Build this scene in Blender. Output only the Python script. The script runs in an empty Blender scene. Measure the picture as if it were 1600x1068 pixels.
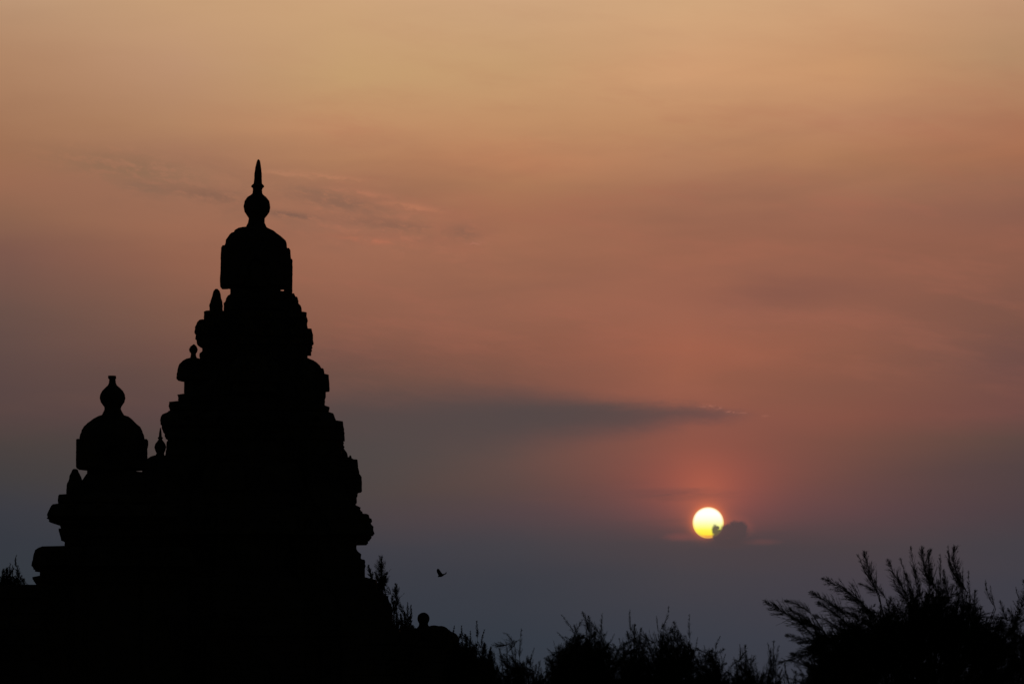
import bpy, bmesh, math, random
import numpy as np
from mathutils import Vector, noise

# ------------------------------------------------------------------ scene, camera
S = bpy.context.scene
COL = S.collection
random.seed(7)
RNG = np.random.default_rng(11)

HFOV = math.radians(18.2)
FPX = 800 / math.tan(HFOV / 2)          # focal length in photo pixels (1600 wide)
PITCH = math.atan(551 / FPX)            # horizon lies just under the frame
EYE = 1.6
FRAME = 0.0
CP, SP = math.cos(PITCH), math.sin(PITCH)

def ray(px, py):
    u = (px - 800) / FPX; v = -(py - 534) / FPX
    return u, CP - v * SP, SP + v * CP

def W(px, py, Y):
    """real position, at distance Y, of a point measured in the photograph"""
    u, y, z = ray(px, py); c, n = math.cos(FRAME), math.sin(FRAME)
    k = Y / (y * c + u * n)
    return Vector((k * (u * c - y * n), Y, EYE + z * k))

def out_of_frame(p):
    """from a building's own turned axes (it faces the viewer squarely) to the world's"""
    c, n = math.cos(FRAME), math.sin(FRAME)
    return Vector((p.x * c + p.y * n, p.y * c - p.x * n, p.z))

def azel(px, py):
    u, y, z = ray(px, py)
    return math.degrees(math.atan2(u, y)), math.degrees(math.asin(z / math.sqrt(u * u + y * y + z * z)))

cam_d = bpy.data.cameras.new('camera'); cam = bpy.data.objects.new('camera', cam_d); COL.objects.link(cam)
cam.location = (0, 0, EYE); cam.rotation_euler = (math.pi / 2 + PITCH, 0, 0)
cam_d.sensor_width = 36; cam_d.angle = HFOV; cam_d.clip_start = 0.5; cam_d.clip_end = 20000
cam_d.dof.use_dof = True; cam_d.dof.focus_distance = 99; cam_d.dof.aperture_fstop = 9
S.camera = cam
S.view_settings.view_transform = 'Standard'; S.view_settings.look = 'None'
S.view_settings.exposure = 0; S.view_settings.gamma = 1

def lin(c):
    return tuple(((x / 255) / 12.92 if x / 255 <= 0.04045 else ((x / 255 + 0.055) / 1.055) ** 2.4) for x in c)

# ------------------------------------------------------------------ sky
world = bpy.data.worlds.new('World'); S.world = world; world.use_nodes = True
NT = world.node_tree; NT.nodes.clear()

class V:
    """a scalar socket with arithmetic"""
    def __init__(s, sock): s.s = sock
    def _m(op, *a, clamp=False):
        n = NT.nodes.new('ShaderNodeMath'); n.operation = op; n.use_clamp = clamp
        for i, x in enumerate(a):
            if isinstance(x, V): NT.links.new(x.s, n.inputs[i])
            else: n.inputs[i].default_value = x
        return V(n.outputs[0])
    def __add__(a, b): return V._m('ADD', a, b)
    __radd__ = __add__
    def __sub__(a, b): return V._m('SUBTRACT', a, b)
    def __rsub__(a, b): return V._m('SUBTRACT', b, a)
    def __mul__(a, b): return V._m('MULTIPLY', a, b)
    __rmul__ = __mul__
    def __truediv__(a, b): return V._m('DIVIDE', a, b)
def m(op, *a, **k): return V._m(op, *a, **k)
def sstep(x, a, b):
    n = NT.nodes.new('ShaderNodeMapRange'); n.interpolation_type = 'SMOOTHSTEP'
    for i, q in enumerate((x, a, b, 0.0, 1.0)):
        if isinstance(q, V): NT.links.new(q.s, n.inputs[i])
        else: n.inputs[i].default_value = q
    return V(n.outputs[0])
def comb(x, y, z=0.0):
    n = NT.nodes.new('ShaderNodeCombineXYZ')
    for i, q in enumerate((x, y, z)):
        if isinstance(q, V): NT.links.new(q.s, n.inputs[i])
        else: n.inputs[i].default_value = q
    return n.outputs[0]
def nz(x, y, z=0.0, scale=1, detail=4, rough=.55, dist=0.0):
    n = NT.nodes.new('ShaderNodeTexNoise'); n.inputs['Scale'].default_value = scale
    n.inputs['Detail'].default_value = detail; n.inputs['Roughness'].default_value = rough
    n.inputs['Distortion'].default_value = dist
    NT.links.new(comb(x, y, z), n.inputs['Vector']); return V(n.outputs[0])
def mixc(f, a, b, mode='MIX'):
    n = NT.nodes.new('ShaderNodeMix'); n.data_type = 'RGBA'; n.blend_type = mode
    n.clamp_factor = True
    for sock, q in ((n.inputs[0], f), (n.inputs[6], a), (n.inputs[7], b)):
        if isinstance(q, V): NT.links.new(q.s, sock)
        elif isinstance(q, (int, float)): sock.default_value = q
        elif isinstance(q, tuple): sock.default_value = (*q, 1)
        else: NT.links.new(q, sock)
    return n.outputs[2]
def curve(x, pts, lo, hi):
    """piecewise-linear function of x, returns value"""
    n = NT.nodes.new('ShaderNodeValToRGB'); cr = n.color_ramp; cr.interpolation = 'LINEAR'
    x0, x1 = pts[0][0], pts[-1][0]
    while len(cr.elements) < len(pts): cr.elements.new(0.5)
    for e, (a, b) in zip(cr.elements, pts):
        pass
    for i, (a, b) in enumerate(pts):
        cr.elements[i].position = (a - x0) / (x1 - x0)
    for i, (a, b) in enumerate(pts):
        q = (b - lo) / (hi - lo); cr.elements[i].color = (q, q, q, 1)
    NT.links.new(((x - x0) / (x1 - x0)).s, n.inputs[0])
    return V(n.outputs[0]) * (hi - lo) + lo

tc = NT.nodes.new('ShaderNodeTexCoord'); sep = NT.nodes.new('ShaderNodeSeparateXYZ')
NT.links.new(tc.outputs['Generated'], sep.inputs[0])
dx, dy, dz = (V(sep.outputs[i]) for i in range(3))
AZ = m('ARCTAN2', dx, dy) * 57.29578
EL = m('ARCSINE', dz) * 57.29578
DPP = math.degrees(1 / FPX)             # degrees per measured unit
def A(px): return azel(px, 700)[0]
def E(py): return azel(800, py)[1]

# slow wandering of the layers, stretched along the horizon
wv = nz(AZ * .10, EL * .42, 3.1, 1, 4, .5) - .5
wv2 = nz(AZ * .45, EL * 2.3, 8.7, 1, 5, .6) - .5
wv3 = nz(AZ * .16, EL * 1.1 + AZ * .10, 21.0, 1, 4, .55) - .5
ELW = EL + wv * 1.1 + wv2 * .16
ROWS = [-400, 0, 100, 200, 250, 300, 350, 400, 500, 560, 600, 650, 700, 750, 800, 850, 900, 1000, 1085]
TAB = {
 0:    [(170,135,104),(188,148,111),(178,134,97),(162,117,86),(155,112,82),(151,107,81),(138,100,77),(122,88,74),(103,80,70),(94,75,68),(88,71,66),(80,67,64),(74,64,63),(66,61,63),(58,58,63),(54,56,62),(52,56,61),(50,54,60),(48,52,58)],
 270:  [(180,145,110),(199,157,114),(188,144,107),(176,131,96),(164,120,91),(153,110,85),(152,106,81),(142,98,76),(121,88,72),(108,80,69),(98,76,67),(88,70,66),(80,67,65),(74,65,64),(66,61,64),(58,59,64),(54,58,64),(50,55,61),(48,53,60)],
 530:  [(184,150,112),(204,162,117),(196,155,106),(190,138,99),(177,129,92),(162,114,86),(158,109,84),(153,104,80),(135,92,73),(115,82,69),(105,79,68),(92,73,67),(80,70,68),(78,68,67),(73,65,66),(62,61,67),(58,59,66),(50,56,64),(48,54,62)],
 800:  [(186,152,114),(205,163,120),(199,156,108),(191,140,99),(185,130,92),(169,121,86),(160,109,81),(156,106,80),(147,98,76),(136,90,71),(120,83,69),(104,77,70),(96,75,71),(90,71,69),(82,67,68),(68,64,68),(60,60,66),(52,57,65),(50,55,63)],
 1066: [(188,152,114),(209,165,119),(208,156,110),(189,139,99),(177,129,94),(161,113,85),(152,104,80),(154,102,78),(153,99,77),(157,97,74),(150,94,72),(136,86,71),(122,79,69),(110,74,68),(94,70,68),(78,66,67),(69,64,68),(58,60,68),(54,57,65)],
 1330: [(180,145,110),(206,160,116),(201,149,103),(185,133,98),(173,124,88),(159,112,84),(150,103,80),(147,98,76),(140,93,74),(141,91,71),(132,86,69),(127,82,67),(112,76,67),(98,71,67),(90,67,67),(75,64,66),(68,62,68),(60,60,68),(56,57,65)],
 1600: [(165,130,100),(192,149,111),(182,140,100),(171,116,85),(166,112,81),(146,103,79),(136,94,76),(141,94,74),(121,84,69),(106,77,69),(114,78,68),(107,74,67),(91,70,66),(82,65,66),(76,62,64),(68,62,66),(62,60,67),(58,58,66),(55,56,64)],
}
e0, e1 = E(ROWS[-1]), E(ROWS[0])
fac = (ELW - e0) / (e1 - e0)
ramps = []
for k, cols in TAB.items():
    n = NT.nodes.new('ShaderNodeValToRGB'); cr = n.color_ramp; cr.interpolation = 'LINEAR'
    seq = sorted(((E(r) - e0) / (e1 - e0), lin((c[0] + (3 if 250 <= r <= 650 else 0), c[1] + 1 - (1 if 200 <= r <= 650 else 0), c[2] + (2 if 200 <= r <= 650 else 6 if r < 200 else 3 if r >= 800 else 0)))) for r, c in zip(ROWS, cols))
    while len(cr.elements) < len(seq): cr.elements.new(.5)
    for i, (p, c) in enumerate(seq): cr.elements[i].position = p
    for i, (p, c) in enumerate(seq): cr.elements[i].color = (*c, 1)
    NT.links.new(fac.s, n.inputs[0]); ramps.append((A(k), n.outputs[0]))
AZW = AZ + wv3 * 1.2
sky = ramps[0][1]
for (a0, _), (a1, c1) in zip(ramps, ramps[1:]):
    n = NT.nodes.new('ShaderNodeMapRange'); NT.links.new(AZW.s, n.inputs[0])
    n.inputs[1].default_value = a0; n.inputs[2].default_value = a1
    sky = mixc(V(n.outputs[0]), sky, c1)

# thin uneven veil
veil = nz(AZ * .16 + EL * .1, EL * .85 - AZ * .05, 40, 1, 4, .55)
sky = mixc(sstep(veil, .46, .70) * .18 * sstep(EL, E(760), E(560)) * (1 - sstep(EL, E(330), E(160)) * .75), sky, lin((118, 84, 70)))

mot = nz(AZ * .42, EL * 1.7 + AZ * .22, 90, 1, 5, .6)
mot2 = nz(AZ * .30 + 5, EL * 1.2 - AZ * .12, 120, 1, 4, .55)
band = sstep(EL, E(720), E(500)) * sstep(AZ, A(200), A(600)) * (1 - sstep(EL, E(260), E(60)) * .7)
sky = mixc(sstep(mot, .46, .70) * .20 * band, sky, lin((172, 104, 84)))
sky = mixc(sstep(mot2, .46, .70) * .09 * band, sky, lin((122, 86, 78)))
for (px, py, rx, ry, q) in ((1235, 458, 150, 26, .30), (1590, 560, 90, 45, .40), (1070, 575, 140, 40, .0), (330, 290, 170, 30, .0)):
    a, e = azel(px, py)
    g = m('EXPONENT', -1.0 * (m('POWER', m('ABSOLUTE', (AZ - a + wv3 * 2) / (rx * DPP)), 2.0) + m('POWER', m('ABSOLUTE', (EL - e + wv2 * .6) / (ry * DPP)), 2.0)))
    if q: sky = mixc(g * q, sky, lin((108, 74, 70)))

# streaky cloud shreds, upper left
ca, ce = azel(430, 322)
sx = (AZ - ca); sy = (EL - ce) + sx * .17
sn = nz(sx * 1.0, sy * 2.6, 5, 1, 6, .66, .5)
sn2 = nz(sx * 2.0 + 9, sy * 5.5 - sx * .6, 15, 1, 6, .66, .4)
smask = m('EXPONENT', -1.0 * (m('POWER', m('ABSOLUTE', sx / 3.1), 3.0) + m('POWER', m('ABSOLUTE', sy / .55), 2.0)))
sky = mixc(sstep(sn, .42, .66) * smask * .25, sky, lin((126, 96, 80)))
rmask = m('EXPONENT', -1.0 * (m('POWER', m('ABSOLUTE', (sx - 1.9) / 1.7), 2.0) + m('POWER', m('ABSOLUTE', sy / .42), 2.0)))
sky = mixc(sstep(sn2, .50, .68) * rmask * .3, sky, lin((194, 122, 94)))

shn = nz(AZ * 2.6, EL * 7 + AZ * .9, 51, 1, 6, .66)
for (px, py, rx, ry, q, c) in ((205, 262, 120, 22, .42, (136, 106, 82)), (225, 292, 40, 9, .5, (138, 104, 84)), (330, 305, 60, 10, .55, (134, 98, 80)), (455, 335, 42, 5, .8, (132, 96, 80)), (500, 300, 60, 9, .5, (140, 104, 84)),
                               (540, 318, 70, 10, .6, (138, 100, 82)), (610, 350, 80, 9, .55, (138, 98, 80)), (560, 372, 40, 6, .5, (146, 100, 80)), (725, 362, 22, 12, .5, (138, 98, 80)), (640, 322, 45, 5, .55, (186, 122, 92)), (585, 376, 50, 4.5, .6, (182, 112, 86)),
                               (520, 277, 60, 4.5, .35, (192, 130, 98)), (560, 300, 50, 4, .4, (188, 122, 94)), (440, 270, 40, 4, .3, (190, 132, 100))):
    a, e = azel(px, py)
    g = m('EXPONENT', -1.0 * (m('POWER', m('ABSOLUTE', (AZ - a) / (rx * DPP)), 2.0) + m('POWER', m('ABSOLUTE', (EL - e + (AZ - a) * .12 + (shn - .5) * .22) / (ry * DPP)), 2.0)))
    sky = mixc(g * (q * 1.35) * sstep(shn, .36, .56), sky, lin(c))

# long lens-shaped dark cloud
up = curve(AZ, [(A(300), E(570)), (A(560), E(598)), (A(700), E(606)), (A(830), E(610)), (A(950), E(622)), (A(1060), E(630)), (A(1160), E(640)), (A(1230), E(652))], 0, 10)
dn = curve(AZ, [(A(300), E(840)), (A(560), E(775)), (A(700), E(722)), (A(830), E(698)), (A(950), E(684)), (A(1060), E(668)), (A(1160), E(658)), (A(1230), E(652))], 0, 10)
ln = nz(AZ * 1.1, EL * 5, 2, 1, 6, .6) - .5
ELL = EL + ln * .24 + (nz(AZ * 4.5, EL * 12, 33, 1, 5, .65) - .5) * .16 * sstep(AZ, A(850), A(1150))
wide = curve(AZ, [(A(300), 1.0), (A(700), .55), (A(950), .26), (A(1200), .11)], 0, 1)
lm = (1 - sstep(ELL, up - wide * 1.0, up + wide * .45)) * sstep(ELL, dn - wide * .8, dn + wide * 1.3) * sstep(AZ, A(250), A(620)) * (1 - sstep(AZ + ln * .5, A(1110), A(1205)))
sky = mixc(lm * (.64 + .20 * sstep(AZ, A(560), A(900))), sky, mixc(sstep(AZ, A(950), A(1150)), lin((77, 71, 71)), lin((99, 75, 72))))
pn0 = nz(AZ * 11, EL * 30, 4, 1, 3, .6)
for (px, py, rx, ry, q) in ((1105, 634, 12, 2.2, .8), (1122, 637, 5, 2, 1), (1141, 643.5, 7, 1.8, 1), (1160, 645, 8, 1.5, .5), (1195, 649.5, 5, 1.5, .6), (742, 380, 12, 3.4, .8)):
    a, e = azel(px, py)
    g = m('EXPONENT', -1.0 * (m('POWER', m('ABSOLUTE', (AZ - a + ln * .1) / (rx * DPP)), 2.0) + m('POWER', m('ABSOLUTE', (EL - e + ln * .02) / (ry * DPP)), 2.0)))
    sky = mixc(g * q * .48 * sstep(pn0, .40, .56), sky, lin((184, 120, 100)))

# low dark banks near the sun
bn = nz(AZ * .5, EL * 3.5, 77, 1, 5, .6)

# sun glow, disc and the small cloud in front of it
SA, SE = azel(1106.5, 816)
ga = (AZ - SA) / DPP; ge = (EL - SE) / DPP
rr = m('SQRT', ga * ga + ge * ge)
def gau(x, y, sx_, sy_): return m('EXPONENT', -1.0 * ((x / sx_) * (x / sx_) + (y / sy_) * (y / sy_)))
cut = sstep(ge + (bn - .5) * 60, -46, 12)
add = mixc(gau(ga + 2, ge - 48, 92, 62) * cut, (0, 0, 0), (.115, .014, .003))
sky = mixc(1.0, sky, add, 'ADD')
add = mixc(gau(ga - 10, ge - 78, 220, 76) * cut, (0, 0, 0), (.072, .008, .004))
sky = mixc(1.0, sky, add, 'ADD')
add = mixc(gau(ga + 5, ge - 30, 42, 50) * cut, (0, 0, 0), (.10, .022, .003))
sky = mixc(1.0, sky, add, 'ADD')
halo = m('EXPONENT', -1.0 * (m('MAXIMUM', rr - 24.3, 0.0) / 5.5)) * sstep(ge, -44, -10)
sky = mixc(1.0, sky, mixc(halo, (0, 0, 0), (.34, .06, .003)), 'ADD')
bank = sstep(bn, .50, .66) * m('EXPONENT', -1.0 * m('POWER', m('ABSOLUTE', (EL - E(772)) / .16), 2.0)) * gau(ga + 150, 0 * ge, 170, 1)
sky = mixc(bank * .5, sky, lin((100, 72, 68)))
pn = nz(AZ * 12, EL * 13, 4, 1, 6, .72) - .5
def blob(px, py, rx, ry, soft):
    a, e = azel(px, py)
    x = (AZ - a) / (DPP * rx); y = (EL - e) / (DPP * ry)
    d = m('SQRT', x * x + y * y) + pn * .8
    return 1 - sstep(d, 1 - soft, 1 + soft)
puff = blob(1150, 830, 19, 16, .25)
for args in ((1129, 834, 14, 8, .22), (1117.5, 828, 5, 8, .4), (1140, 846, 34, 9, .6), (1158, 826, 10, 12, .3), (1136, 828, 11, 9, .3), (1122, 838, 9, 9, .3), (1121, 824, 3.5, 3, .5)):
    puff = m('MAXIMUM', puff, blob(*args))
edge = blob(1143, 823, 24, 14, .8)
sky = mixc(edge * .30, sky, lin((180, 96, 82)))
scr = NT.nodes.new('ShaderNodeValToRGB'); cr = scr.color_ramp
seq = [(0, (.95, .28, .07)), (.06, (1, .42, .06)), (.12, (1, .82, .05)), (.26, (1.0, .95, .09)), (.42, (1, 1, .38)), (.62, (1, 1, .8)), (.78, (1.1, 1.1, 1.02)), (1, (1.1, 1.06, .95))]
while len(cr.elements) < len(seq): cr.elements.new(.5)
for i, (p, c) in enumerate(seq): cr.elements[i].position = p
for i, (p, c) in enumerate(seq): cr.elements[i].color = (*c, 1)
NT.links.new(((ge + 24) / 48.0).s, scr.inputs[0])
limb = mixc(sstep(rr, 20.5, 24.8) * .8, scr.outputs[0], (1.0, .62, .12))
sky = mixc(1 - sstep(rr + pn * .6, 23.3, 25.2), sky, limb)
sky = mixc(puff * .92, sky, lin((79, 66, 68)))
for (px, py, rx, ry, q) in ((1066, 838, 22, 5, .5), (1192, 846, 22, 4, .22), (1050, 768, 60, 5, .3)):
    sky = mixc(blob(px, py, rx, ry, .9) * q, sky, lin((130, 78, 74)) if py > 800 else lin((95, 70, 70)))

# rest of the dome: dim Nishita dusk sky
ns = NT.nodes.new('ShaderNodeTexSky'); ns.sky_type = 'NISHITA'; ns.sun_disc = False
ns.sun_elevation = math.radians(SE); ns.sun_rotation = math.radians(SA); ns.dust_density = 6; ns.air_density = 1.5
dusk = mixc(1.0, ns.outputs[0], (.006, .006, .006), 'MULTIPLY')
far = (1 - sstep(m('ABSOLUTE', AZ), 11, 26)) * (1 - sstep(EL, 14.5, 26)) * sstep(EL, -3, -.5)
sky = mixc(far, dusk, sky)
bg = NT.nodes.new('ShaderNodeBackground'); bg.inputs[1].default_value = 1.0
NT.links.new(sky, bg.inputs[0])
out = NT.nodes.new('ShaderNodeOutputWorld'); NT.links.new(bg.outputs[0], out.inputs[0])

# ------------------------------------------------------------------ sun lamp
sl = bpy.data.lights.new('sun', 'SUN'); sl.energy = .04; sl.angle = math.radians(.5); sl.color = (1, .45, .2)
so = bpy.data.objects.new('sun', sl); COL.objects.link(so)
sd = Vector((math.sin(math.radians(SA)) * math.cos(math.radians(SE)), math.cos(math.radians(SA)) * math.cos(math.radians(SE)), math.sin(math.radians(SE))))
so.rotation_euler = sd.to_track_quat('Z', 'Y').to_euler(); so.location = sd * 500

# ------------------------------------------------------------------ materials
def mat(name, c1, c2, scale, rough=.9, bump=.3, c3=None):
    M = bpy.data.materials.new(name); M.use_nodes = True; t = M.node_tree
    b = t.nodes['Principled BSDF']; b.inputs['Roughness'].default_value = rough
    b.inputs['Specular IOR Level'].default_value = .2
    co = t.nodes.new('ShaderNodeTexCoord'); n = t.nodes.new('ShaderNodeTexNoise')
    n.inputs['Scale'].default_value = scale; n.inputs['Detail'].default_value = 8; n.inputs['Roughness'].default_value = .65
    t.links.new(co.outputs['Object'], n.inputs['Vector'])
    r = t.nodes.new('ShaderNodeValToRGB'); r.color_ramp.elements[0].position = .35; r.color_ramp.elements[1].position = .68
    r.color_ramp.elements[0].color = (*c1, 1); r.color_ramp.elements[1].color = (*c2, 1)
    t.links.new(n.outputs[0], r.inputs[0]); col = r.outputs[0]
    if c3:
        n2 = t.nodes.new('ShaderNodeTexNoise'); n2.inputs['Scale'].default_value = scale * .22; n2.inputs['Detail'].default_value = 5
        t.links.new(co.outputs['Object'], n2.inputs['Vector'])
        mr = t.nodes.new('ShaderNodeMapRange'); mr.inputs[1].default_value = .5; mr.inputs[2].default_value = .68
        t.links.new(n2.outputs[0], mr.inputs[0])
        mx = t.nodes.new('ShaderNodeMix'); mx.data_type = 'RGBA'; mx.inputs[7].default_value = (*c3, 1)
        t.links.new(mr.outputs[0], mx.inputs[0]); t.links.new(col, mx.inputs[6]); col = mx.outputs[2]
    t.links.new(col, b.inputs['Base Color'])
    bp = t.nodes.new('ShaderNodeBump'); bp.inputs['Strength'].default_value = bump; bp.inputs['Distance'].default_value = .05
    t.links.new(n.outputs[0], bp.inputs['Height']); t.links.new(bp.outputs[0], b.inputs['Normal'])
    return M
STONE = mat('weathered_granite', (.085, .078, .07), (.17, .155, .135), 3.0, .92, .6, (.05, .047, .043))
BARK = mat('bark', (.05, .04, .03), (.10, .08, .06), 8)
LEAF = mat('casuarina_needles', (.03, .05, .02), (.06, .085, .035), 2.0, .7, 0)
LEAF2 = mat('shrub_leaves', (.035, .055, .02), (.07, .09, .035), 2.0, .7, 0)
SAND = mat('sandy_soil', (.16, .12, .08), (.25, .19, .13), .6, .95, .4, (.06, .07, .03))
FEATH = mat('black_feathers', (.015, .015, .018), (.03, .03, .035), 30, .5, .1)

# ------------------------------------------------------------------ object helpers
def link(name, me, M, parent=None):
    o = bpy.data.objects.new(name, me); COL.objects.link(o)
    if M: me.materials.append(M)
    if parent:
        o.parent = parent; o.matrix_parent_inverse = parent.matrix_world.inverted()
    return o
def tag(o, label, cat, group=None, kind=None):
    if label: o['label'] = label
    if cat: o['category'] = cat
    if group: o['group'] = group
    if kind: o['kind'] = kind
    return o
def empty(name, loc):
    o = bpy.data.objects.new(name, None); o.location = loc; o.empty_display_size = .5; COL.objects.link(o)
    bpy.context.view_layer.update(); return o

def outline(shape):
    """plan outline in [-1,1]^2"""
    if shape == 'round':
        return [(math.cos(a), math.sin(a)) for a in (i * math.tau / 28 for i in range(28))]
    if shape == 'oct':
        p = []
        c = math.tan(math.pi / 8)
        co = [(1, -c), (1, c), (c, 1), (-c, 1), (-1, c), (-1, -c), (-c, -1), (c, -1)]
        for i in range(8):
            a, b = co[i], co[(i + 1) % 8]
            for k in range(4): p.append((a[0] + (b[0] - a[0]) * k / 4, a[1] + (b[1] - a[1]) * k / 4))
        return p
    # square with a shallow projecting middle and corner bays
    side = [(-1, 1), (-.93, 1), (-.62, 1), (-.60, .955), (-.36, .955), (-.34, 1), (-.1, 1), (.1, 1), (.34, 1), (.36, .955), (.60, .955), (.62, 1), (.93, 1)]
    if shape == 'box': side = [(-1 + 2 * k / 7, 1) for k in range(7)]
    p = []
    for q in range(4):
        for (s, d) in side:
            x, y = s, -d
            for _ in range(q): x, y = -y, x
            p.append((x, y))
    return p

def loft(secs, Y0, shape='square', hd=None, rough=.032, dscale=1.0, step=3.0, front=True, capn=True):
    """stack of horizontal sections (py, left, right) measured in the photo, made solid at axis distance Y0"""
    ol = outline(shape); V_, F = [], []
    full = []
    for a, b in zip(secs, secs[1:]):
        n = max(1, int(abs(b[0] - a[0]) / step))
        for k in range(n): full.append(tuple(a[i] + (b[i] - a[i]) * k / n for i in range(3)))
    full.append(tuple(secs[-1][:3]))
    seed = random.random() * 50
    for (py, l, r) in full:
        hw = (r - l) / 2 * Y0 / FPX
        d = (hd * Y0 / FPX) if hd else hw * dscale
        Yf = Y0 - (d if (front and shape in ('square', 'box')) else 0)
        P, Q = W(l, py, Yf), W(r, py, Yf)
        cx, h = (P.x + Q.x) / 2, (Q.x - P.x) / 2
        for (u, v) in ol:
            p = Vector((cx + u * h, Y0 + v * d, P.z))
            if rough:
                q = p * 2.3 + Vector((seed, 0, 0)); q2 = p * 7 + Vector((0, seed, 0))
                nn = noise.noise(q) * .9 + noise.noise(q2) * 1.1 + noise.noise(p * 16) * .7
                nz_ = noise.noise(p * 5 + Vector((9, 9, seed)))
                dv = Vector((u, v, 0)); dv.normalize()
                p = p + dv * nn * rough + Vector((0, 0, nz_ * rough * .6))
            V_.append(p)
    n = len(ol)
    for i in range(len(full) - 1):
        for j in range(n):
            a, b = i * n + j, i * n + (j + 1) % n
            F.append((a, b, b + n, a + n))
    F.append(tuple(range(n))); F.append(tuple(reversed(range(len(V_) - n, len(V_)))))
    return V_, F

def mesh_of(parts):
    V_, F = [], []
    for (v, f) in parts:
        k = len(V_); V_ += v; F += [tuple(i + k for i in q) for q in f]
    me = bpy.data.meshes.new('m'); me.from_pydata([tuple(out_of_frame(v)) for v in V_], [], F); me.update()
    bm = bmesh.new(); bm.from_mesh(me); bmesh.ops.recalc_face_normals(bm, faces=bm.faces); bm.to_mesh(me); bm.free()
    return me
def shifted(part, dx=0, dy=0, dz=0, mirror_x=None):
    v, f = part; o = []
    for p in v:
        x = p.x if mirror_x is None else 2 * mirror_x - p.x
        o.append(Vector((x + dx, p.y + dy, p.z + dz)))
    return o, f

def arch(cx, z, y, r, t=.10):
    """horseshoe window carved on a cornice, facing the viewer"""
    V_, F = [], []; N = 14
    for i in range(N + 1):
        a = math.radians(-40 + 260 * i / N)
        for (rr_, yy) in ((r, y), (r * .6, y), (r * .6, y + t), (r, y + t)):
            V_.append(Vector((cx + math.cos(a) * rr_, yy, z + math.sin(a) * rr_ * (1.15 if math.sin(a) > .8 else 1))))
    for i in range(N):
        for k in range(4):
            a, b = i * 4 + k, i * 4 + (k + 1) % 4; F.append((a, b, b + 4, a + 4))
    F.append((0, 1, 2, 3)); F.append((N * 4 + 3, N * 4 + 2, N * 4 + 1, N * 4))
    return V_, F
def boxpart(x0, x1, y0, y1, z0, z1):
    v = [Vector(p) for p in ((x0, y0, z0), (x1, y0, z0), (x1, y1, z0), (x0, y1, z0), (x0, y0, z1), (x1, y0, z1), (x1, y1, z1), (x0, y1, z1))]
    return v, [(0, 3, 2, 1), (4, 5, 6, 7), (0, 1, 5, 4), (1, 2, 6, 5), (2, 3, 7, 6), (3, 0, 4, 7)]
def turned(part, cx, cy, q):
    v, f = part; o = []
    for p in v:
        x, y = p.x - cx, p.y - cy
        for _ in range(q): x, y = -y, x
        o.append(Vector((cx + x, cy + y, p.z)))
    return o, f

def eave_arches(l, r, pyc, Y0, n, rad):
    """arches along the four sides of a cornice"""
    hw = (r - l) / 2 * Y0 / FPX; c = W((l + r) / 2, pyc, Y0 - hw)
    res = []
    for q in range(4):
        for k in range(n):
            s = (k - (n - 1) / 2) / n * 1.75
            if q in (1, 3) : continue
            res.append(turned(arch(c.x + s * hw * .98, c.z, Y0 - hw - .05, rad, .16), c.x, Y0, q))
    return res
def pilasters(l, r, pt, pb, Y0, n, w=.07):
    hw = (r - l) / 2 * Y0 / FPX; c = W((l + r) / 2, pt, Y0 - hw); zb = W(l, pb, Y0 - hw).z
    res = []
    for q in (0, 2):
        for k in range(n):
            s = -.9 + 1.8 * k / (n - 1)
            res.append(turned(boxpart(c.x + s * hw - w, c.x + s * hw + w, Y0 - hw - .05, Y0 - hw + .1, zb, c.z), c.x, Y0, q))
    return res

# ------------------------------------------------------------------ ground
gv, gf = [], []
xs = [-9000, -3000, -800, -250, -120] + list(np.linspace(-80, 80, 41)) + [120, 250, 800, 3000, 9000]
ys = [-600, -200, -60, -20] + list(np.linspace(0, 160, 41)) + [220, 400, 900, 3000, 9000]
for y in ys:
    for x in xs:
        z = noise.noise(Vector((x * .05, y * .05, 0))) * .18 if abs(x) < 300 and abs(y) < 300 else -.1
        gv.append((x, y, z - (0.1 if y > 60 else 0)))
nx = len(xs)
for j in range(len(ys) - 1):
    for i in range(nx - 1): gf.append((j * nx + i, j * nx + i + 1, (j + 1) * nx + i + 1, (j + 1) * nx + i))
me = bpy.data.meshes.new('ground'); me.from_pydata(gv, [], gf)
tag(link('ground', me, SAND), 'dark sandy ground under the temple and shrubs', None, None, 'structure')

# ------------------------------------------------------------------ tall shrine
YT = 100.0
FRAME = math.radians(azel(398, 900)[0])
_b = out_of_frame(W(398, 1000, YT)); T = empty('temple_tower', (_b.x, _b.y, 0))
tag(T, 'tall stepped stone temple tower in silhouette, topped by a dome with a long spear-like finial', 'temple', 'stone towers of the shore temple')
finial = loft([(249, 403, 404.4), (251, 401.5, 406.3), (256, 400.2, 407.3), (262, 399, 408), (271, 397.6, 408.9), (283, 396.7, 409.3), (287, 396, 409.6), (289.5, 393, 412.3), (291.7, 392.2, 412.9), (294, 394.8, 410.4), (297, 395, 409.6), (302, 394.5, 410), (305, 391, 412.5), (308, 386.5, 416.5), (314, 382, 421), (323, 380.4, 422.5), (331, 382, 421), (337, 386, 417), (341, 388.5, 413.5), (348, 387.5, 413.5), (353, 385, 415.8), (358, 383, 418)], YT, 'round', rough=.006, step=2)
dome = loft([(355.5, 384, 417.5), (357, 372.5, 419), (361, 367, 427), (364, 365, 431), (365, 362, 432), (370, 357, 438.5), (377, 353, 446.5), (386, 352, 448), (420, 352.5, 448), (448, 352.5, 448), (449, 356, 445)], YT, 'oct', rough=.02, step=2.5)
D = link('dome', mesh_of([dome]), STONE, T)
link('finial', mesh_of([finial]), STONE, D)
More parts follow.
